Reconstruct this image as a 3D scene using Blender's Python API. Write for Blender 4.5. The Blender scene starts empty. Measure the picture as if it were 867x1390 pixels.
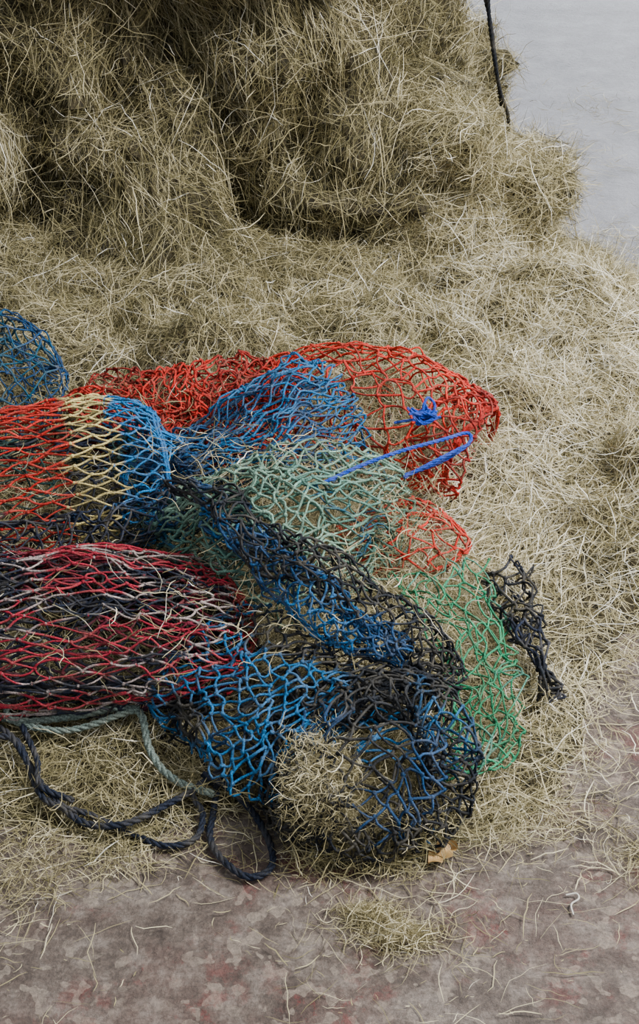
import bpy, math
import numpy as np
from mathutils import Vector
rng=np.random.default_rng(7)
TH=math.radians(35); CH=1.5; FPX=1930.0
def W(u,v,z):
    x=(u-433.5)/FPX; y=(695-v)/FPX
    t=(CH-z)/(math.sin(TH)-y*math.cos(TH))
    return (t*x, t*(math.cos(TH)+y*math.sin(TH)), z)
def lin(c):
    c=np.array(c,float)/255
    return np.where(c<=.04045,c/12.92,((c+.055)/1.055)**2.4)
def h3(ix,iy,iz,seed):
    h=(ix*374761393+iy*668265263+iz*1440662683+seed*974711)&0xffffffff
    h=((h^(h>>13))*1274126177)&0xffffffff
    h=((h^(h>>15))*2246822519)&0xffffffff
    return ((h^(h>>16))&0xffffff)/float(0xffffff)
def vn(p,scale,seed=0):
    q=np.asarray(p,float)/np.asarray(scale,float); i=np.floor(q).astype(np.int64); f=q-i; f=f*f*(3-2*f)
    r=0
    for dx in (0,1):
        for dy in (0,1):
            for dz in (0,1):
                w=(f[...,0] if dx else 1-f[...,0])*(f[...,1] if dy else 1-f[...,1])*(f[...,2] if dz else 1-f[...,2])
                r=r+w*h3(i[...,0]+dx,i[...,1]+dy,i[...,2]+dz,seed)
    return r*2-1
def vn3(p,s,seed): return np.stack([vn(p,s,seed),vn(p,s,seed+1),vn(p,s,seed+2)],-1)
def nrm(a): return a/(np.linalg.norm(a,axis=-1,keepdims=True)+1e-12)

def make_mesh(name,V,F,mat,fattr=None,pcol=None,smooth=False,parent=None):
    V=np.ascontiguousarray(V.reshape(-1,3),dtype=np.float32); F=np.ascontiguousarray(F,dtype=np.int32)
    k=F.shape[1]; m=bpy.data.meshes.new(name)
    m.vertices.add(len(V)); m.vertices.foreach_set('co',V.ravel())
    m.loops.add(F.size); m.loops.foreach_set('vertex_index',F.ravel())
    m.polygons.add(len(F)); m.polygons.foreach_set('loop_start',np.arange(0,F.size,k,dtype=np.int32))
    m.update(calc_edges=True)
    m.polygons.foreach_set('use_smooth',np.full(len(F),smooth))
    if fattr is not None:
        a=m.attributes.new('tint','FLOAT','FACE'); a.data.foreach_set('value',np.ascontiguousarray(fattr,dtype=np.float32))
    if pcol is not None:
        a=m.attributes.new('cord','FLOAT_COLOR','POINT')
        c=np.concatenate([pcol,np.ones((len(pcol),1))],1).astype(np.float32); a.data.foreach_set('color',c.ravel())
    o=bpy.data.objects.new(name,m); bpy.context.scene.collection.objects.link(o)
    m.materials.append(mat)
    if parent: o.parent=parent
    return o
def empty(name):
    o=bpy.data.objects.new(name,None); bpy.context.scene.collection.objects.link(o); return o

# ---------------- materials
def newmat(name):
    m=bpy.data.materials.new(name); m.use_nodes=True; nt=m.node_tree
    return m,nt,nt.nodes['Principled BSDF']
def ramp(nt,stops):
    r=nt.nodes.new('ShaderNodeValToRGB'); e=r.color_ramp.elements
    while len(e)<len(stops): e.new(.5)
    for el,(p,c) in zip(e,stops): el.position=p; el.color=(*lin(c),1)
    return r
def hay_mat():
    m,nt,b=newmat('hay_straw')
    a=nt.nodes.new('ShaderNodeAttribute'); a.attribute_name='tint'
    r=ramp(nt,[(0,(42,41,25)),(.3,(106,99,64)),(.6,(168,156,115)),(.85,(222,211,176)),(1,(250,246,230))])
    nt.links.new(a.outputs['Fac'],r.inputs[0]); nt.links.new(r.outputs[0],b.inputs['Base Color'])
    b.inputs['Roughness'].default_value=.6; b.inputs['Specular IOR Level'].default_value=.3
    return m
def core_mat():
    m,nt,b=newmat('hay_core')
    tc=nt.nodes.new('ShaderNodeTexCoord'); n=nt.nodes.new('ShaderNodeTexNoise'); n.inputs['Scale'].default_value=60; n.inputs['Detail'].default_value=6
    r=ramp(nt,[(.3,(24,20,11)),(.7,(70,61,37))])
    nt.links.new(tc.outputs['Object'],n.inputs['Vector']); nt.links.new(n.outputs[0],r.inputs[0]); nt.links.new(r.outputs[0],b.inputs['Base Color'])
    b.inputs['Roughness'].default_value=.95
    return m
def cord_mat():
    m,nt,b=newmat('net_cord')
    a=nt.nodes.new('ShaderNodeAttribute'); a.attribute_name='cord'
    tc=nt.nodes.new('ShaderNodeTexCoord'); n=nt.nodes.new('ShaderNodeTexNoise'); n.inputs['Scale'].default_value=420; n.inputs['Detail'].default_value=3
    mx=nt.nodes.new('ShaderNodeMix'); mx.data_type='RGBA'; mx.blend_type='MULTIPLY'; mx.inputs[0].default_value=.85
    r=ramp(nt,[(.32,(95,95,95)),(.62,(255,255,255))])
    nt.links.new(tc.outputs['Object'],n.inputs['Vector']); nt.links.new(n.outputs[0],r.inputs[0])
    nt.links.new(a.outputs['Color'],mx.inputs[6]); nt.links.new(r.outputs[0],mx.inputs[7])
    n2=nt.nodes.new('ShaderNodeTexNoise'); n2.inputs['Scale'].default_value=35; n2.inputs['Detail'].default_value=6
    dr=ramp(nt,[(.44,(0,0,0)),(.75,(130,130,130))]); nt.links.new(tc.outputs['Object'],n2.inputs['Vector']); nt.links.new(n2.outputs[0],dr.inputs[0])
    m2=nt.nodes.new('ShaderNodeMix'); m2.data_type='RGBA'; nt.links.new(dr.outputs[0],m2.inputs[0]); nt.links.new(mx.outputs[2],m2.inputs[6]); m2.inputs[7].default_value=(*lin((150,140,118)),1)
    nt.links.new(m2.outputs[2],b.inputs['Base Color'])
    b.inputs['Roughness'].default_value=.75; b.inputs['Specular IOR Level'].default_value=.25
    bp=nt.nodes.new('ShaderNodeBump'); bp.inputs['Strength'].default_value=.8; bp.inputs['Distance'].default_value=.0015
    nt.links.new(n.outputs[0],bp.inputs['Height']); nt.links.new(bp.outputs[0],b.inputs['Normal'])
    return m
HAY=hay_mat(); CORE=core_mat(); CORD=cord_mat()
def floor_mat():
    m,nt,b=newmat('worn_painted_concrete'); N=nt.nodes; L=nt.links
    tc=N.new('ShaderNodeTexCoord')
    def noise(s,d=6,rough=.6):
        n=N.new('ShaderNodeTexNoise'); n.inputs['Scale'].default_value=s; n.inputs['Detail'].default_value=d; n.inputs['Roughness'].default_value=rough
        L.new(tc.outputs['Object'],n.inputs['Vector']); return n
    def mix(f,a,bb,bt='MIX'):
        x=N.new('ShaderNodeMix'); x.data_type='RGBA'; x.blend_type=bt
        if isinstance(f,float): x.inputs[0].default_value=f
        else: L.new(f,x.inputs[0])
        L.new(a,x.inputs[6]); L.new(bb,x.inputs[7]); return x.outputs[2]
    n1=noise(18,14,.74); base=ramp(nt,[(.34,(66,54,47)),(.5,(110,96,87)),(.64,(150,138,128))]); L.new(n1.outputs[0],base.inputs[0])
    n7=noise(42,1.5,.5); fr=ramp(nt,[(.57,(0,0,0)),(.585,(235,235,235))]); L.new(n7.outputs[0],fr.inputs[0])
    n5=noise(6,8,.7); nm=ramp(nt,[(.42,(0,0,0)),(.52,(255,255,255))]); L.new(n5.outputs[0],nm.inputs[0])
    m1=mix(1.0,fr.outputs[0],nm.outputs[0],'MULTIPLY')
    fl=N.new('ShaderNodeRGB'); fl.outputs[0].default_value=(*lin((156,142,128)),1)
    c=mix(m1,base.outputs[0],fl.outputs[0])
    n2=noise(3.6,12,.7); rm=ramp(nt,[(.46,(0,0,0)),(.6,(120,120,120))]); L.new(n2.outputs[0],rm.inputs[0])
    n6=noise(12,14,.8); rm2=ramp(nt,[(.53,(0,0,0)),(.555,(235,235,235))]); L.new(n6.outputs[0],rm2.inputs[0])
    n3=noise(60,10,.8); rc=ramp(nt,[(.35,(86,42,36)),(.65,(130,72,64))]); L.new(n3.outputs[0],rc.inputs[0])
    sx=N.new('ShaderNodeSeparateXYZ'); L.new(tc.outputs['Object'],sx.inputs[0])
    mr=N.new('ShaderNodeMapRange'); mr.inputs[1].default_value=2.2; mr.inputs[2].default_value=3.0; mr.inputs[3].default_value=1; mr.inputs[4].default_value=0; L.new(sx.outputs['Y'],mr.inputs[0])
    c=mix(rm.outputs[0],c,rc.outputs[0])
    mm=mix(1.0,rm2.outputs[0],rm.outputs[0],'MULTIPLY')
    rd=N.new('ShaderNodeRGB'); rd.outputs[0].default_value=(*lin((136,42,42)),1)
    ms=N.new('ShaderNodeMath'); ms.operation='MULTIPLY'; ms.inputs[1].default_value=3.0; ms.use_clamp=True; L.new(mm,ms.inputs[0])
    c=mix(ms.outputs[0],c,rd.outputs[0])
    n8=noise(140,6,.8); gr=ramp(nt,[(.35,(130,130,130)),(.6,(255,255,255))]); L.new(n8.outputs[0],gr.inputs[0]); c=mix(.7,c,gr.outputs[0],'MULTIPLY')
    n4=noise(7,10,.7); far=ramp(nt,[(.3,(104,104,110)),(.7,(146,146,154))]); L.new(n4.outputs[0],far.inputs[0])
    inv=N.new('ShaderNodeMath'); inv.operation='SUBTRACT'; inv.inputs[0].default_value=1; L.new(mr.outputs[0],inv.inputs[1])
    c=mix(inv.outputs[0],c,far.outputs[0])
    L.new(c,b.inputs['Base Color']); b.inputs['Roughness'].default_value=.58
    nb=noise(70,8,.75); bp=N.new('ShaderNodeBump'); bp.inputs['Strength'].default_value=.8; bp.inputs['Distance'].default_value=.006
    L.new(nb.outputs[0],bp.inputs['Height']); L.new(bp.outputs[0],b.inputs['Normal'])
    return m
F=np.array([[0,1,2,3]]); make_mesh('floor',np.array([[-6,-2,0],[6,-2,0],[6,12,0],[-6,12,0]],float),F,floor_mat())

# ---------------- hay strands
def ribbons(C,D,L,wid,curl,tint,floorz=None,up=None):
    n=len(C); k=6; s=np.linspace(-.5,.5,k)
    a=nrm(np.cross(D,rng.normal(size=(n,3)))); b=np.cross(D,a)
    k1=rng.normal(size=(n,1,1))*curl; k2=rng.normal(size=(n,1,1))*curl*1.8
    S=s[None,:,None]; l=L[:,None,None]
    P=C[:,None,:]+l*(D[:,None,:]*S + a[:,None,:]*k1*(S*S-.08) + b[:,None,:]*k2*(S**3))
    P=P+l*.018*rng.normal(size=P.shape)
    if floorz is not None: P[...,2]=np.maximum(P[...,2],floorz+rng.uniform(0,.003,size=(n,1)))
    T=nrm(np.gradient(P,axis=1)); 
    ref=nrm(rng.normal(size=(n,1,3)) if up is None else up[:,None,:]+.6*rng.normal(size=(n,1,3)))
    side=nrm(np.cross(T,ref)); w=wid[:,None,None]*np.array([.35,.9,1,1,.85,.25])[None,:,None]/2
    V=np.stack([P-side*w,P+side*w],2)
    base=(np.arange(n)*2*k)[:,None]+np.arange(k-1)[None,:]*2
    Fq=np.stack([base,base+1,base+3,base+2],-1).reshape(-1,4)
    return V.reshape(-1,3),Fq,np.repeat(tint,k-1)
def widths(n,lo,hi): return lo+(hi-lo)*rng.random(n)**2.2
def join(parts):
    V=[];Fs=[];A=[];o=0
    for v,f,a in parts: V.append(v);Fs.append(f+o);A.append(a);o+=len(v)
    return np.concatenate(V),np.concatenate(Fs),np.concatenate(A)
def sample(V,Fq,n,wfn=None):
    A,B,Cc,D=[V[Fq[:,i]] for i in range(4)]
    N=np.cross(Cc-A,D-B); ar=np.linalg.norm(N,axis=1)/2; N=nrm(N); cen=(A+B+Cc+D)/4
    w=ar*(wfn(cen,N) if wfn else 1); w=np.maximum(w,0); idx=rng.choice(len(Fq),n,p=w/w.sum())
    u=rng.random((n,1)); v=rng.random((n,1))
    P=A[idx]*(1-u)*(1-v)+B[idx]*u*(1-v)+Cc[idx]*u*v+D[idx]*(1-u)*v
    return P,N[idx]
def strands_on(V,Fq,n,wfn,thick,lmin,lmax,curl,tmean,tsd,flow=0.6,wid=(.0006,.0019)):
    P,N=sample(V,Fq,n,wfn)
    R=rng.normal(size=(n,3)); G=np.array([0,0,-1.0]); fl=G-N*(N@G)[:,None]
    ff=vn3(P,.2,91)+.6*vn3(P,.07,94)
    D=R+flow*2*fl+1.5*ff; stick=rng.random(n)<.12
    D=D-N*((D*N).sum(1)*np.where(stick,.0,.85))[:,None]; D=nrm(D)
    off=rng.random(n)**1.5*thick+np.where(stick,.012,0)
    C=P+N*off[:,None]
    L=(lmin+(lmax-lmin)*rng.random(n)**1.4)
    big=vn(P,.3,55)*.08+vn(P,.08,57)*.13
    t=np.clip((tmean(P) if callable(tmean) else tmean)+big+rng.normal(size=n)*tsd+ (off/thick-.4)*.12,0,1)
    return ribbons(C,D,L,widths(n,*wid),curl*rng.uniform(.15,1.5,size=(n,1,1)),t,floorz=.0015,up=N)

# ---- stack
def gridF(nr,nc,wrap):
    i=np.arange(nr-1)[:,None]; j=np.arange(nc if wrap else nc-1)[None,:]; j2=(j+1)%nc
    return np.stack([i*nc+j,i*nc+j2,(i+1)*nc+j2,(i+1)*nc+j],-1).reshape(-1,4)
def g3(q,c,r): return np.exp(-(((q-np.array(c))/np.array(r))**2).sum(1))
prof=np.array([(1,.32,-.02),(1,.19,.08),(1,.09,.20),(1,.02,.40),(1,-.04,.75),(.95,-.06,1.0),(.8,-.08,1.14),(.5,0,1.22),(0.01,0,1.25)])
nr,nc=170,380
tt=np.linspace(0,len(prof)-1,nr); pr=np.stack([np.interp(tt,np.arange(len(prof)),prof[:,i]) for i in range(3)],1)
ph=np.linspace(0,2*math.pi,nc,endpoint=False); p=2.7; rx,ry=.96,1.08
R=1/((abs(np.cos(ph))/rx)**p+(abs(np.sin(ph))/ry)**p)**(1/p)
SC=np.array([-.58,4.12])
fl_=np.where(np.cos(ph)>.7,.3,1.0)
rr=R[None,:]*pr[:,0:1]+pr[:,1:2]*np.where(pr[:,1:2]>0,fl_[None,:],1)
dirs=np.stack([np.cos(ph),np.sin(ph),0*ph],-1)
V=np.zeros((nr,nc,3)); V[...,0]=SC[0]+rr*np.cos(ph); V[...,1]=SC[1]+rr*np.sin(ph); V[...,2]=pr[:,2:3]
q=V.reshape(-1,3)
qw=q+.10*vn3(q,.15,61)+.05*vn3(q,.06,64)
d=.08*vn(qw,(.33,.33,.5),3)+.07*vn(qw,(.12,.12,.26),4)+.04*vn(qw,(.05,.05,.09),5)
st=vn(qw,(.45,.45,.16),71); d+=.08*np.clip(st*6,-1,1)*np.clip(q[:,2]*5,0,1)
cre=np.maximum(0,1-np.abs(vn(qw,(.30,.30,.34),8))*7); d-=.15*cre
qv=q+.03*vn3(q,.08,66)
for c,r,a in [(( -.14,3.05,.22),(.06,.5,.075),.34),((-.06,3.02,.15),(.09,.5,.035),.26),((-.64,3.1,.30),(.04,.4,.14),.24),((.24,3.2,.36),(.055,.4,.09),.18),((-.46,3.12,.50),(.035,.4,.14),.17),((.12,3.1,.13),(.10,.4,.03),.15),((-.02,3.1,.42),(.03,.4,.10),.13)]:
    d-=a*g3(qv,c,r)
for c,r,a in [((-.34,3.05,.16),(.15,.4,.14),.13),((.12,3.05,.28),(.13,.4,.12),.15),((-.10,3.1,.50),(.2,.4,.07),.08)]:
    d+=a*g3(q,c,r)
dr=np.broadcast_to(dirs[None],(nr,nc,3)).reshape(-1,3)+np.array([0,0,.25])
q=q+dr*d[:,None]; q[:,2]=np.maximum(q[:,2],-.03)
stackV=q; stackF=gridF(nr,nc,True)
hs=empty('haystack')
make_mesh('packed_core',stackV,stackF,CORE,parent=hs)
def wf(c,N):
    return np.where((N[:,1]<.45)&(c[:,2]<.95)&(c[:,1]<4.3),1.,.10)
parts=[strands_on(stackV,stackF,165000,wf,.024,.03,.14,.42,.41,.21,flow=.5),
       strands_on(stackV,stackF,18000,wf,.045,.12,.26,.3,.50,.2,flow=1.0)]
def lump(c,r,seed,n,tm,flow=.3,thick=.028,wild=.35):
    nr,nc=44,80; th=np.linspace(.02,math.pi-.02,nr)[:,None]; f=np.linspace(0,2*math.pi,nc,endpoint=False)[None]
    U=np.stack([np.sin(th)*np.cos(f),np.sin(th)*np.sin(f),-np.cos(th)+0*f],-1).reshape(-1,3)
    U=np.sign(U)*np.abs(U)**.8
    q=U*np.array(r); q=q*(1+wild*vn(q+seed,.11,seed)+.25*vn(q+seed,.05,seed+1)+.1*vn(q,.025,seed+2))[:,None]+np.array(c)
    Fq=gridF(nr,nc,True); 
    make_mesh('hay_tuft_core',q,Fq,CORE,parent=hs)
    parts.append(strands_on(q,Fq,n,lambda c,N:np.where((c[:,2]>0),1.,0),thick,.03,.17,.45,tm,.21,flow=flow))
lump((.40,3.22,.17),(.18,.18,.095),11,15000,.53)
lump((.30,3.08,.14),(.13,.12,.055),21,7000,.52)
lump((.22,3.36,.28),(.14,.15,.10),12,5500,.47)
lump((.26,2.96,.045),(.17,.10,.05),13,7000,.52)
lump((.52,3.00,.03),(.16,.12,.05),14,6500,.58)
lump((-.28,2.90,.05),(.28,.13,.10),15,9000,.47,wild=.5)
lump((-.72,2.94,.03),(.22,.16,.10),17,6500,.45,wild=.5)
lump((.05,2.98,.07),(.17,.10,.07),16,6500,.48,wild=.5)
lump((.30,3.16,.33),(.08,.12,.06),18,5000,.47)
Vx,Fx,Ax=join(parts); make_mesh('loose_strands',Vx,Fx,HAY,fattr=Ax,parent=hs)

# ---- litter
poly=np.array([(-1.5,1.38),(-.45,1.36),(-.24,1.35),(-.06,1.41),(.0,1.33),(.127,1.32),(.273,1.35),(.355,1.434),(.381,1.578),(.426,1.687),(.516,1.758),(.8,1.85),(1.15,2.2),(1.15,2.95),(.773,3.153),(.66,3.28),(.58,3.46),(.48,4.1),(.4,4.8),(-1.6,4.8)])
def sdist(x,y):
    P=np.stack([x,y],-1); dm=np.full(x.shape,1e9); ins=np.zeros(x.shape,bool)
    for i in range(len(poly)):
        a=poly[i]; b=poly[(i+1)%len(poly)]; e=b-a; w=P-a
        t=np.clip((w@e)/(e@e),0,1); dm=np.minimum(dm,np.linalg.norm(w-t[...,None]*e,axis=-1))
        c=((a[1]>y)!=(b[1]>y))&(x<(b[0]-a[0])*(y-a[1])/(b[1]-a[1]+1e-12)+a[0]); ins^=c
    return np.where(ins,dm,-dm)
def g(x,y,cx,cy,r): return np.exp(-((x-cx)**2+(y-cy)**2)/(r*r))
def litH(x,y):
    p3=np.stack([x,y,0*x],-1)
    sd=sdist(x,y)+.05*vn(p3,.14,22)
    m=np.clip(sd/.16,0,1); m=m*m*(3-2*m)
    far=np.clip((y-2.0)/.5,0,1)+np.clip((x-.3)/.15,0,1)*.6; far=np.clip(far,0,1)
    pw=p3+.06*vn3(p3,.1,27)
    h=.022+(.016+.038*far)*vn(pw,.2,23)+(.012+.040*far)*vn(pw,.085,24)+.025*far*vn(pw,.04,26)+.09*g(x,y,.5,2.75,.32)+.05*g(x,y,.25,2.3,.25)+.03*g(x,y,-.2,1.95,.4)+.09*g(x,y,-.5,2.75,.4)+.06*g(x,y,.1,2.8,.3)+.03*g(x,y,.75,2.2,.3)
    return np.where(sd>0,m*np.maximum(h,.006),-.01)
gx=np.arange(-1.6,1.3,.015); gy=np.arange(1.15,4.6,.015); X,Y=np.meshgrid(gx,gy)
Z=litH(X,Y); LV=np.stack([X,Y,Z],-1).reshape(-1,3); LF=gridF(len(gy),len(gx),False)
fz=LV[LF][:,:,2].max(1); LF=LF[fz>0]
hl=empty('loose_hay_litter'); make_mesh('matted_base',LV,LF,CORE,parent=hl)
tm=lambda P:.49+.13*np.clip((P[:,0]+.1)/.6,0,1)
lp=[strands_on(LV,LF,160000,lambda c,N:np.where((c[:,1]<3.5)&(np.abs(c[:,0])<1.0),1.,.1)*np.clip(.35+c[:,2]*25,.3,1),.022,.02,.14,.42,tm,.22,flow=.2)]
def loose(n,x,y,z0,zr,lmin,lmax,curl,t,flat=.06):
    D=rng.normal(size=(n,3)); D[:,2]*=flat; D=nrm(D)
    C=np.stack([x,y,z0+rng.random(n)*zr],-1)
    L=lmin+(lmax-lmin)*rng.random(n)**2
    v,f,a=ribbons(C*np.array([1,1,1]),D,L,widths(n,.0006,.0017),curl,np.clip(t+rng.normal(size=n)*.15,0,1),up=np.tile([0,0,1.],(n,1)))
    zz=v.reshape(n,-1,3); zz[...,2]=C[:,None,2]+(zz[...,2]-C[:,None,2])*flat*3; zz[...,2]=np.maximum(zz[...,2],.0012)
    return zz.reshape(-1,3),f,a
x=rng.uniform(-1.2,1.4,160000); y=rng.uniform(.9,4.2,160000); sd=sdist(x,y)
pa=np.clip(vn(np.stack([x,y,0*x],-1),.12,77)*2+.6,.1,1.5)
pr_=np.where(sd<0.02,.9*np.exp(sd/.045)+pa*(.17*np.exp(sd/.22)+.05),0); k=rng.random(160000)<pr_*.75
lp.append(loose(k.sum(),x[k],y[k],.002,.008,.004,.085,.5,.6))
def clump(u,v,rx,ry,n,h,t,cl=.8,lm=(.02,.07)):
    c=W(u,v,0); x=c[0]+rng.normal(size=n)*rx; y=c[1]+rng.normal(size=n)*ry
    rr=np.exp(-(((x-c[0])/rx)**2+((y-c[1])/ry)**2)/2)
    D=rng.normal(size=(n,3)); D[:,2]*=.5; D=nrm(D)
    C=np.stack([x,y,.003+rng.random(n)*h*rr],-1)
    lp.append(ribbons(C,D,lm[0]+(lm[1]-lm[0])*rng.random(n)**1.5,widths(n,.0005,.0014),cl,np.clip(t+rng.normal(size=n)*.15,0,1),floorz=.0015))
clump(500,1248,.022,.010,450,.024,.6,1.1,(.01,.06))
clump(545,1275,.026,.014,500,.026,.6,1.1,(.01,.06))
clump(520,1262,.06,.03,140,.008,.62,1.0)
clump(862,1165,.03,.03,260,.014,.62)
clump(20,1205,.035,.03,260,.010,.6)
clump(120,1165,.08,.03,350,.008,.6)
clump(700,1110,.06,.03,450,.01,.62)
clump(800,150,.08,.10,160,.01,.5)
clump(770,200,.05,.10,160,.01,.5)
clump(835,345,.10,.10,500,.02,.58)
Vx,Fx,Ax=join(lp); make_mesh('litter_strands',Vx,Fx,HAY,fattr=Ax,parent=hl)

# ---------------- nets
def tubes(P,rad,col,sides=5,ref=None):
    n,k,_=P.shape; T=nrm(np.gradient(P,axis=1)); ch=nrm(P[:,-1]-P[:,0]+1e-6)
    if ref is None: rf=nrm(np.cross(ch,rng.normal(size=(n,3))))[:,None,:]
    else: rf=np.broadcast_to(np.array(ref,float),(n,1,3))
    A=nrm(np.cross(T,rf)); B=np.cross(T,A)
    an=np.arange(sides)*2*math.pi/sides
    V=P[:,:,None,:]+rad[:,:,None,None]*(A[:,:,None,:]*np.cos(an)[None,None,:,None]+B[:,:,None,:]*np.sin(an)[None,None,:,None])
    b=(np.arange(n)*k*sides)[:,None,None]+(np.arange(k-1)*sides)[None,:,None]; s=np.arange(sides)[None,None,:]; s2=(s+1)%sides
    Fq=np.stack([b+s,b+s2,b+sides+s2,b+sides+s],-1).reshape(-1,4)
    if col.ndim==2: col=np.broadcast_to(col[:,None,:],(n,k,3))
    c=np.broadcast_to(col[:,:,None,:],(n,k,sides,3)).reshape(-1,3)
    return V.reshape(-1,3),Fq,c
def catm(P,n,closed=False):
    P=np.asarray(P,float); m=len(P)
    t=np.linspace(0,m if closed else m-1,n); i=np.minimum(np.floor(t).astype(int),(m-1 if closed else m-2)); f=(t-i)
    def at(j): return P[j%m] if closed else np.where(((j<0)|(j>=m)).reshape((-1,)+(1,)*(P.ndim-1)),
        np.where((j<0).reshape((-1,)+(1,)*(P.ndim-1)),2*P[0]-P[1],2*P[-1]-P[-2]),P[np.clip(j,0,m-1)])
    p0,p1,p2,p3=at(i-1),at(i),at(i+1),at(i+2); f=f.reshape((-1,)+(1,)*(P.ndim-1))
    return .5*((2*p1)+(-p0+p2)*f+(2*p0-5*p1+4*p2-p3)*f*f+(-p0+3*p1-3*p2+p3)*f**3)
def netgeo(S,nl,nc,periodic,colfn,r,jit=.25,seed=0,sagk=.003):
    r=r*1.04
    rg=np.random.default_rng(seed+100)
    ncn=nc if periodic else nc+1
    JU=rg.normal(size=(nl+1,ncn))*jit/nl*.7; JV=rg.normal(size=(nl+1,ncn))*jit/nc*.9
    ii,jj_=np.meshgrid(np.arange(nl+1)/nl,np.arange(ncn)/nc,indexing='ij')
    cp=np.stack([ii,np.sin(2*math.pi*jj_) if periodic else jj_,np.cos(2*math.pi*jj_) if periodic else 0*jj_],-1)
    JV=JV+vn(cp,.22,seed+7)*1.1/nc*(1 if jit>.2 else .4); JU=JU+vn(cp,.2,seed+9)*.8/nl*(1 if jit>.2 else .4)
    def prm(i,j): jj=j%nc if periodic else j; return np.stack([i/nl+JU[i,jj],j/nc+JV[i,jj]],-1)
    I,J=np.meshgrid(np.arange(nl),np.arange(ncn),indexing='ij'); k=((I+J)%2==0); I=I[k];J=J[k]
    E=[]
    for dj in (-1,1):
        J2=J+dj; ok=np.ones(len(J),bool) if periodic else (J2>=0)&(J2<=nc)
        E.append((prm(I[ok],J[ok]),prm(I[ok]+1,J2[ok])))
    a=np.concatenate([e[0] for e in E]); b=np.concatenate([e[1] for e in E]); s=np.linspace(0,1,5)[None,:,None]
    q=a[:,None,:]*(1-s)+b[:,None,:]*s
    P=S(q[...,0],q[...,1]); n=len(P)
    sag=np.sin(np.linspace(0,1,5)*math.pi)[None,:,None]*rg.normal(size=(n,1,3))*sagk; P=P+sag
    g0=litH(P[...,0],P[...,1]); P[...,2]=np.maximum(P[...,2],np.maximum(g0,0)+r)
    C=colfn(q[...,0],q[...,1],P); C=C*np.exp(rg.normal(size=(n,1,1))*.2)
    out=[tubes(P,np.full((n,5),r)*rg.uniform(.75,1.1,(n,1)),C)]
    kp=P[:,0]; d=nrm(P[:,1]-P[:,0])*r*1.7; KP=np.stack([kp-d,kp-d*.5,kp+d*.5,kp+d],1)
    out.append(tubes(KP,np.tile(np.array([.7,1.6,1.6,.7])*r,(n,1)),C[:,:4]*.9))
    return out
def bagS(spine,a,b,profl,amp,seed,closed=False,rot=0.0):
    D=catm([W(*p) for p in spine],400,closed); U=np.linspace(0,1,400)
    T=np.gradient(D,axis=0); 
    if closed: T[0]=T[-1]=(D[1]-D[-2])
    T=nrm(T); sd=nrm(np.cross(T,np.array([0,0,1.]))); up=np.cross(sd,T)
    pf=catm(np.array(profl,float)[:,None],200)[:,0]
    def S(u,v):
        uu=np.clip(u,0,1); 
        c=np.stack([np.interp(uu,U,D[:,i]) for i in range(3)],-1)
        s=np.stack([np.interp(uu,U,sd[:,i]) for i in range(3)],-1); w=np.stack([np.interp(uu,U,up[:,i]) for i in range(3)],-1)
        pr=np.maximum(np.interp(uu,np.linspace(0,1,200),pf),.02)[...,None]; th=(2*math.pi*v+rot)[...,None]
        p=c+s*a*pr*np.cos(th)+w*b*pr*np.sin(th)
        p=p+amp*vn3(p,.09,seed)+amp*.6*vn3(p,.035,seed+5)
        return p
    return S
def drapeS(rows,amp,seed,dz=0,sc=(.07,.03)):
    G=np.array([[W(*p) for p in r] for r in rows])
    A=catm(G,60); B=catm(np.swapaxes(A,0,1),60); B=np.swapaxes(B,0,1)
    def S(u,v):
        x=np.clip(u,0,1)*59; y=np.clip(v,0,1)*59; i=np.minimum(x.astype(int),58); j=np.minimum(y.astype(int),58); f=(x-i)[...,None]; h=(y-j)[...,None]
        p=B[i,j]*(1-f)*(1-h)+B[i+1,j]*f*(1-h)+B[i,j+1]*(1-f)*h+B[i+1,j+1]*f*h
        p=p+amp*vn3(p,sc[0],seed)+amp*.6*vn3(p,sc[1],seed+5); p[...,2]+=dz
        return p
    return S
RED=lin((204,42,34)); DRED=lin((156,35,31)); BLUE=lin((16,108,164)); DBLUE=lin((16,72,120)); NAVY=lin((30,38,58)); BLACK=lin((26,31,40))
SAGE=lin((130,166,146)); TEAL=lin((22,92,122)); GREEN=lin((24,134,90)); YEL=lin((222,202,132)); MAR=lin((170,34,58)); BEI=lin((176,160,156)); ROY=lin((16,72,192)); DGREEN=lin((28,70,68))
def const(c,c2=None,s=.08,seed=0,th=0.0,sharp=6):
    def f(u,v,P):
        if c2 is None: return np.broadcast_to(c,P.shape).copy()
        m=np.clip((vn(P,s,seed)-th)*sharp+.5,0,1)[...,None]; return c*(1-m)+c2*m
    return f
def netobj(name,geos):
    V,Fq,C=join(geos); return make_mesh(name,V,Fq,CORD,pcol=C,smooth=True)
# 1 teal net at far left
netobj('teal_hay_net',netgeo(bagS([(-190,545,.10),(-90,528,.12),(0,520,.13),(86,524,.10)],.16,.13,[.7,.95,1,1,.88,.2],.014,1),26,34,True,const(TEAL,DBLUE,seed=2),.0019,seed=1)
 +netgeo(bagS([(-190,545,.10),(-90,528,.12),(0,520,.12),(70,524,.10)],.12,.09,[.7,.95,1,1,.8,.2],.02,2),22,28,True,const(DBLUE,TEAL,seed=3),.0018,seed=51))
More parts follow.
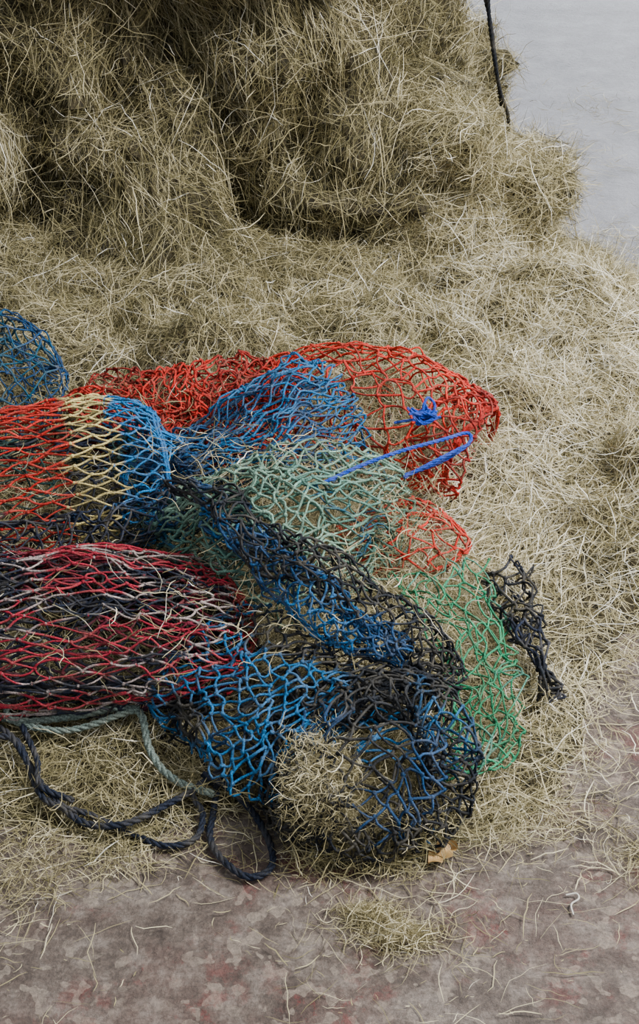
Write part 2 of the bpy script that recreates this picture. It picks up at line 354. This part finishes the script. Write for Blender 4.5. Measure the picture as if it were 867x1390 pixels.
# 2 crumpled red net
rows=[[(92,530,.12),(200,500,.14),(300,492,.15),(410,490,.14)],[(90,548,.15),(200,535,.17),(300,530,.18),(410,520,.17)],[(105,575,.13),(210,585,.14),(300,590,.15),(410,580,.13)],[(140,600,.08),(220,630,.08),(310,640,.08),(410,640,.08)]]
netobj('dark_red_hay_net',netgeo(drapeS(rows,.026,3),22,40,False,const(RED,DRED,seed=4),.0019,seed=2)+netgeo(drapeS(rows,.035,8,-.03),22,38,False,const(DRED),.0019,seed=3)+netgeo(drapeS(rows,.03,9,-.012),20,38,False,const(RED,DRED,seed=1),.0019,seed=43))
# 3 red net with gathered mouth
S3=bagS([(370,525,.11),(460,540,.13),(540,565,.13),(600,592,.12),(640,612,.11)],.125,.11,[.5,.85,1,1,.95,.75],.014,12)
g3_=netgeo(S3,22,38,True,const(lin((222,50,32)),RED,seed=4),.0020,seed=4)
th=np.linspace(0,1,60)
for e in (.985,.965): 
    rim=S3(np.full(60,e),th); g3_.append(tubes(rim[None],np.full((1,60),.0032),RED[None],8,ref=(.8,-.5,.1)))
g3_+=netgeo(bagS([(588,590,.12),(620,602,.12),(646,614,.11)],.112,.098,[.7,1,.9],.014,13),6,40,True,const(RED,DRED,seed=4),.0021,seed=44)
netobj('red_hay_net',g3_)
netobj('red_hay_net',netgeo(bagS([(450,752,.07),(520,742,.075),(578,732,.075),(616,726,.06)],.068,.055,[.7,.95,1.1,1.0,.5],.010,15),14,28,True,const(lin((216,48,36)),RED,seed=4),.0020,seed=5))
# 4 blue draped net
rows=[[(208,606,.13),(290,553,.19),(365,500,.23),(415,490,.23)],[(212,628,.16),(300,588,.22),(385,528,.27),(452,512,.23)],[(214,650,.16),(310,622,.20),(400,580,.25),(488,560,.21)],[(216,672,.1),(320,660,.14),(420,640,.16),(500,630,.12)]]
netobj('blue_hay_net',netgeo(drapeS(rows,.016,21),30,17,False,const(BLUE,DBLUE,seed=24),.0019,seed=6)+netgeo(drapeS(rows,.022,28,-.025),28,16,False,const(DBLUE,BLUE,seed=5),.0018,seed=7))
# 5 striped bag with a blunt gathered end
def stripe(u,v,P):
    e=u+.012*np.sin(2*math.pi*v*9)
    a=np.where((e<.60)[...,None],RED,np.where((e<.765)[...,None],YEL,lin((18,122,188))))
    m=((vn(P,.05,31)>.2)&(u<.40))[...,None]; return np.where(m,NAVY,a)
S5=bagS([(-180,675,.12),(-60,670,.13),(60,655,.14),(150,646,.14),(212,643,.13)],.152,.13,[.8,.9,1,1,1,.99,.95,.78],.007,33)
g5=netgeo(S5,15,74,True,stripe,.0019,jit=.18,seed=8)
e5=bagS([(200,643,.132),(214,643,.13),(216,643,.13),(210,643,.13)],.122,.105,[1,.9,.5,.1],.006,34)
g5+=netgeo(e5,8,64,True,const(lin((18,122,188)),DBLUE,s=.05,seed=3),.0019,jit=.2,seed=38)
for e in (.97,.995):
    rim=S5(np.full(60,e),th); g5.append(tubes(rim[None],np.full((1,60),.0028),lin((18,110,176))[None],8,ref=(1,.1,.05)))
g5+=netgeo(bagS([(-180,680,.11),(0,668,.11),(100,652,.11),(190,646,.10)],.12,.09,[.8,1,.9,.5],.02,35),14,34,True,const(NAVY,DGREEN,seed=3),.0020,seed=9)
netobj('striped_hay_net',g5)
# 5b blue / dark twist below
netobj('dark_teal_hay_net',netgeo(bagS([(-80,735,.15),(60,738,.14),(160,728,.15),(240,695,.16),(290,668,.18)],.045,.03,[1,1,1,1,1],.02,41),30,16,True,const(DBLUE,NAVY,seed=6),.0018,seed=10)
 +netgeo(bagS([(150,715,.10),(220,720,.11),(300,735,.12),(350,760,.1)],.11,.06,[.5,1,1,.5],.025,43),18,28,True,const(DGREEN,BLACK,seed=6),.0018,seed=11))
# 6 sage net
rows=[[(250,662,.20),(340,612,.25),(430,600,.25),(544,618,.18)],[(225,690,.20),(330,655,.28),(430,650,.28),(555,656,.18)],[(200,735,.15),(330,725,.24),(430,726,.23),(550,710,.12)],[(220,795,.09),(340,815,.14),(430,810,.12),(520,770,.07)]]
netobj('sage_green_hay_net',netgeo(drapeS(rows,.018,51),22,22,False,const(SAGE,lin((100,146,132)),seed=2),.0021,seed=12)+netgeo(drapeS(rows,.028,58,-.04),22,22,False,const(lin((88,132,116)),TEAL,seed=2,th=.2),.0019,seed=13))
# 7 rolls
netobj('navy_hay_net',netgeo(bagS([(252,652,.24),(320,705,.26),(410,768,.24),(500,818,.20),(575,868,.15),(600,920,.09)],.036,.03,[.5,.9,.9,1,1.1,.8],.018,61),36,18,True,const(BLACK,DBLUE,seed=7,th=.1),.0019,seed=14)
 +netgeo(bagS([(290,695,.23),(370,768,.23),(460,838,.18),(560,898,.13)],.034,.03,[.5,1,1,.7],.014,63),30,18,True,const(lin((16,106,166)),DBLUE,seed=8),.0019,seed=15))
# 8 maroon bag
def mar(u,v,P):
    a=vn(np.stack([u,np.sin(2*math.pi*v),np.cos(2*math.pi*v)],-1),(.16,.17,.17),71)+.45*(h3((v*68/4).astype(int),(u*4).astype(int),0*(v*1).astype(int),5)-.5)
    c=np.where((a>.0)[...,None],MAR,np.where((a>-.3)[...,None],BEI,NAVY)); c=np.where(((u>.84)&(u<.93))[...,None],lin((172,34,46)),c)
    return np.where((P[...,2]<.06)[...,None],NAVY,c)
netobj('maroon_hay_net',netgeo(bagS([(-200,862,.105),(-60,860,.11),(80,856,.115),(200,856,.11),(290,858,.10),(346,862,.085)],.148,.105,[1,1,1,1,.95,.78,.15],.009,73),23,82,True,mar,.0017,jit=.22,seed=16)
 +netgeo(bagS([(-200,862,.10),(-60,860,.105),(80,856,.11),(200,856,.105),(290,858,.095),(332,862,.085)],.132,.09,[1,1,1,.97,.9,.7,.1],.016,75),26,60,True,const(NAVY,lin((116,28,50)),seed=3),.0019,seed=17)
 +netgeo(bagS([(-200,862,.09),(-60,860,.09),(80,856,.09),(200,856,.09),(320,860,.08)],.11,.06,[1,1,1,.85,.2],.022,76),26,48,True,const(NAVY),.0023,seed=37))
# 9 large blue / black net
rows=[[(335,815,.16),(420,845,.16),(510,880,.14),(610,905,.1)],[(250,885,.14),(350,905,.16),(470,915,.15),(618,935,.1)],[(182,948,.08),(290,965,.13),(400,975,.14),(500,955,.12)],[(235,1000,.035),(290,1050,.05),(350,1085,.05),(400,1105,.05)]]
def bb(u,v,P):
    m=np.clip((vn(P,.1,9)+(P[...,0]+.02)*3.0)*5+.5,0,1)[...,None]; return BLUE*(1-m)+BLACK*m
g9=netgeo(drapeS(rows,.016,81),21,27,False,bb,.0020,seed=18)
g9+=netgeo(drapeS(rows,.024,88,-.04),20,26,False,const(BLACK,DBLUE,s=.1,seed=3,th=.1),.0019,seed=19)
ringp=[(395,1105,.04),(378,1040,.06),(408,975,.10),(500,945,.13),(580,955,.13),(614,1015,.10),(602,1085,.055),(545,1138,.035),(460,1150,.03)]
def rg_(u,v,P):
    m=np.clip((P[...,0]-.13)*40,0,1)*np.clip((P[...,1]-1.40)*20,0,1)*np.clip(vn(P,.06,11)*4+1.1,0,1); m=m[...,None]; return BLACK*(1-m)+BLUE*m
g9+=netgeo(bagS(ringp,.034,.03,[1]*4,.015,91,closed=True),64,16,True,rg_,.0020,seed=20)
dome=[[(395,985,.11),(460,950,.15),(530,945,.15),(595,980,.12)],[(380,1040,.11),(450,1010,.145),(530,1000,.145),(605,1040,.11)],[(388,1100,.07),(450,1085,.11),(530,1080,.11),(598,1100,.07)],[(420,1145,.02),(460,1165,.025),(520,1163,.025),(565,1140,.02)]]
g9+=netgeo(drapeS(dome,.014,95),15,14,False,const(BLACK,DBLUE,s=.08,seed=12,th=.35),.0020,seed=21)
g9+=netgeo(drapeS(dome,.02,96,-.03),14,14,False,const(BLACK,BLUE,s=.08,seed=13,th=.3),.0019,seed=31)
netobj('blue_black_hay_net',g9)
# 10 green
rows=[[(530,790,.09),(600,770,.09),(660,762,.08)],[(560,850,.10),(630,842,.10),(692,850,.08)],[(595,930,.09),(650,930,.09),(700,920,.07)],[(605,1000,.07),(655,1000,.07),(704,990,.055)],[(600,1065,.04),(640,1055,.045),(690,1035,.04)]]
netobj('green_hay_net',netgeo(drapeS(rows,.014,98),18,10,False,const(GREEN,lin((40,152,108)),seed=1),.0017,seed=22)+netgeo(drapeS(rows,.018,99,.002),12,7,False,const(GREEN,lin((80,145,125)),seed=3),.0016,seed=23))
# 11 black net strip
netobj('black_hay_net',netgeo(bagS([(688,772,.06),(702,820,.07),(716,875,.07),(738,938,.045)],.028,.022,[.9,1,.8,.4],.020,101),13,10,True,const(BLACK,NAVY),.0022,seed=24,sagk=.008))
# ---------------- ropes
def rope(name,pts,r,col,closed=False,pitch=.04,ref=(0,0,1),parent=None,world=False,lay=True):
    P=catm(pts if world else [W(*p) for p in pts],30*len(pts)+10,closed); seg=np.linalg.norm(np.diff(P,axis=0),axis=1); s=np.concatenate([[0],np.cumsum(seg)])
    n=max(40,int(s[-1]/.0035)); ss=np.linspace(0,s[-1],n); P=np.stack([np.interp(ss,s,P[:,i]) for i in range(3)],1)
    if lay:
        h=litH(P[:,0],P[:,1]); h=np.where(h>0,h+.032*np.clip(h/.015,0,1),0)
        h=np.convolve(np.pad(h,8,mode='edge'),np.ones(17)/17,'valid'); P[:,2]=np.maximum(P[:,2],h+r)
    T=nrm(np.gradient(P,axis=0)); A=nrm(np.cross(T,np.array(ref,float))); B=np.cross(T,A); out=[]
    for k in range(3):
        a=ss*2*math.pi/pitch+k*2*math.pi/3; Q=P+(A*np.cos(a)[:,None]+B*np.sin(a)[:,None])*r*.52
        out.append(tubes(Q[None],np.full((1,n),r*.56),np.array(col)[None],7,ref=ref))
    V,Fq,C=join(out); return make_mesh(name,V,Fq,CORD,pcol=C,smooth=True,parent=parent)
nr_=empty('navy_rope')
RN=lin((32,40,58))
rope('strand_long',[(-40,1000,.03),(10,1012,.03),(60,1068,.03),(110,1115,.02),(170,1118,.03),(240,1085,.03),(290,1062,.03),(290,1100,.012),(285,1135,.01),(300,1165,.01),(335,1190,.01),(366,1180,.01),(368,1150,.01),(345,1105,.015),(310,1070,.03),(275,1050,.05)],.0050,RN,parent=nr_)
rope('strand_loop',[(-30,1022,.03),(25,1020,.035),(60,1084,.03),(120,1105,.02),(175,1130,.01),(225,1148,.01),(265,1138,.01),(275,1105,.015),(262,1075,.03),(300,1045,.05)],.0046,RN,parent=nr_)
rope('strand_short',[(30,985,.06),(50,1030,.05),(55,1066,.04),(100,1087,.03)],.0044,RN,parent=nr_)
gr=empty('grey_green_rope'); RG=lin((128,144,136))
rope('strand_a',[(-40,968,.05),(30,986,.05),(90,980,.05),(150,972,.055),(190,976,.055),(205,1025,.045),(240,1060,.035),(290,1078,.03)],.0056,RG,parent=gr)
rope('strand_b',[(10,950,.06),(15,976,.06),(70,996,.05),(130,990,.05),(190,965,.065)],.005,RG,parent=gr)
bl=empty('royal_blue_cord')
rope('tail',[(440,655,.265),(490,632,.265),(545,612,.25),(600,597,.23),(634,588,.21),(636,602,.20),(600,626,.19),(550,645,.19)],.0032,ROY,parent=bl)
rope('tail_low',[(548,648,.20),(590,626,.21),(630,606,.21)],.0032,ROY,parent=bl)
for i in range(6):
    c=np.array(W(578,570,.245)); a=rng.normal(size=(6,3))*np.array([.014,.012,.012]); a[:,2]=np.abs(a[:,2])*.8
    rope('knot_%d'%i,list(c+a),.0026,ROY,parent=bl,world=True,ref=(.1,.2,1))
rope('knot_tail',[(580,572,.24),(560,570,.25),(535,574,.24)],.0024,ROY,parent=bl)
rope('knot_loop',[(585,570,.245),(590,550,.26),(580,540,.27),(574,556,.26),(578,570,.245)],.0024,ROY,parent=bl)
hr=empty('black_hanging_rope')
rope('line_1',[(.380,3.38,1.15),(.370,3.34,.85),(.380,3.30,.62),(.40,3.32,.5),(.43,3.36,.38),(.460,3.40,.30),(.47,3.44,.22)],.0048,BLACK,world=True,ref=(1,.2,0),lay=False,parent=hr)
rope('line_2',[(.390,3.39,1.15),(.385,3.34,.8),(.370,3.30,.64),(.395,3.32,.54),(.42,3.35,.42),(.44,3.39,.33)],.004,BLACK,world=True,ref=(1,.2,0),lay=False,parent=hr)
# ---------------- hay caught in nets
hn=empty('hay_caught_in_nets'); lp=[]
def fuzz(u,v,z,rx,ry,rz,n,t,cl=.7,lm=(.02,.09),w=(.0006,.0017)):
    c=np.array(W(u,v,z)); C=c+np.clip(rng.normal(size=(n,3)),-2,2)*np.array([rx,ry,rz]); D=nrm(rng.normal(size=(n,3))*np.array([1,1,.5]))
    lp.append(ribbons(C,D,lm[0]+(lm[1]-lm[0])*rng.random(n)**1.4,widths(n,*w),cl,np.clip(t+rng.normal(size=n)*.16,0,1),floorz=.003))
fuzz(435,1060,.095,.026,.034,.028,3200,.60,1.0,(.012,.045),(.0005,.0013))
fuzz(480,1110,.05,.035,.025,.018,1500,.56,1.0,(.012,.05),(.0005,.0013))
fuzz(520,1060,.04,.05,.06,.02,1500,.45)
fuzz(500,1150,.02,.05,.02,.01,600,.5)
fuzz(300,1010,.03,.08,.06,.015,900,.5)
fuzz(430,680,.18,.10,.07,.02,1300,.55)
fuzz(350,760,.11,.12,.06,.025,1300,.45)
fuzz(400,860,.12,.12,.06,.02,900,.45)
fuzz(590,790,.05,.06,.04,.012,700,.6)
fuzz(500,560,.10,.12,.08,.03,1000,.52)
fuzz(640,930,.035,.05,.15,.012,1800,.62)
fuzz(100,1050,.02,.16,.04,.01,1200,.52)
fuzz(120,640,.25,.10,.05,.02,60,.65)
fuzz(120,830,.22,.14,.08,.02,120,.65)
fuzz(330,620,.25,.08,.05,.02,160,.65)
fuzz(430,800,.2,.12,.06,.02,220,.65)
fuzz(200,545,.17,.08,.05,.01,150,.55)
Vx,Fx,Ax=join(lp); make_mesh('caught_strands',Vx,Fx,HAY,fattr=Ax,parent=hn)
# small finds on floor
def mini(name,col):
    m,nt,b=newmat(name+'_mat'); n=nt.nodes.new('ShaderNodeTexNoise'); n.inputs['Scale'].default_value=90
    r=ramp(nt,[(.3,[c*.85 for c in col]),(.7,col)]); nt.links.new(n.outputs[0],r.inputs[0]); nt.links.new(r.outputs[0],b.inputs['Base Color']); b.inputs['Roughness'].default_value=.6; return m
P=catm([W(768,1215,.004),W(782,1213,.006),W(785,1220,.006),W(775,1228,.005),W(778,1242,.004)],40)
v,f,c=tubes(P[None],np.full((1,40),.0013),np.ones((1,3)),6,ref=(0,0,1)); make_mesh('string_scrap',v,f,mini('string_scrap',(222,216,205)),smooth=True)
c0=np.array(W(600,1160,.014)); u=np.linspace(-1,1,13)[:,None]; w=np.linspace(-1,1,7)[None]
lv=np.stack([u*.024+0*w, w*.013*np.sqrt(np.maximum(0,1-u*u))*(1+.3*np.sin(u*9)), .006*np.abs(w)+.004*u+.003*np.sin(u*7)],-1).reshape(-1,3); an=.6
lv=np.stack([lv[:,0]*math.cos(an)-lv[:,1]*math.sin(an),lv[:,0]*math.sin(an)+lv[:,1]*math.cos(an),lv[:,2]],-1)+c0
make_mesh('dry_leaf',lv,gridF(13,7,False),mini('dry_leaf',(205,165,105)),smooth=True)

# ---------------- light, camera
w=bpy.data.worlds.new('World'); bpy.context.scene.world=w; w.use_nodes=True
w.node_tree.nodes['Background'].inputs[0].default_value=(.88,.94,1,1); w.node_tree.nodes['Background'].inputs[1].default_value=.58
def area(name,loc,tgt,sx,sy,e,col):
    l=bpy.data.lights.new(name,'AREA'); l.shape='RECTANGLE'; l.size=sx; l.size_y=sy; l.energy=e; l.color=col
    o=bpy.data.objects.new(name,l); bpy.context.scene.collection.objects.link(o); o.location=loc
    o.rotation_euler=(Vector(tgt)-Vector(loc)).to_track_quat('-Z','Y').to_euler()
area('doorway_daylight',(2.6,8.5,2.0),(.6,3,.2),4,3.2,400,(.93,.965,1))
area('added_overhead_light',(2.5,1.8,3.0),(-.1,2.5,.2),1.2,1.2,340,(1,.99,.97))  # unseen lamp added above right to brighten the scene and give shadows direction
cam=bpy.data.cameras.new('camera'); co=bpy.data.objects.new('camera',cam); bpy.context.scene.collection.objects.link(co)
co.location=(0,0,CH); co.rotation_euler=(math.pi/2-TH,0,0); cam.sensor_fit='VERTICAL'; cam.sensor_height=36; cam.sensor_width=36; cam.lens=FPX/1390*36
bpy.context.scene.camera=co
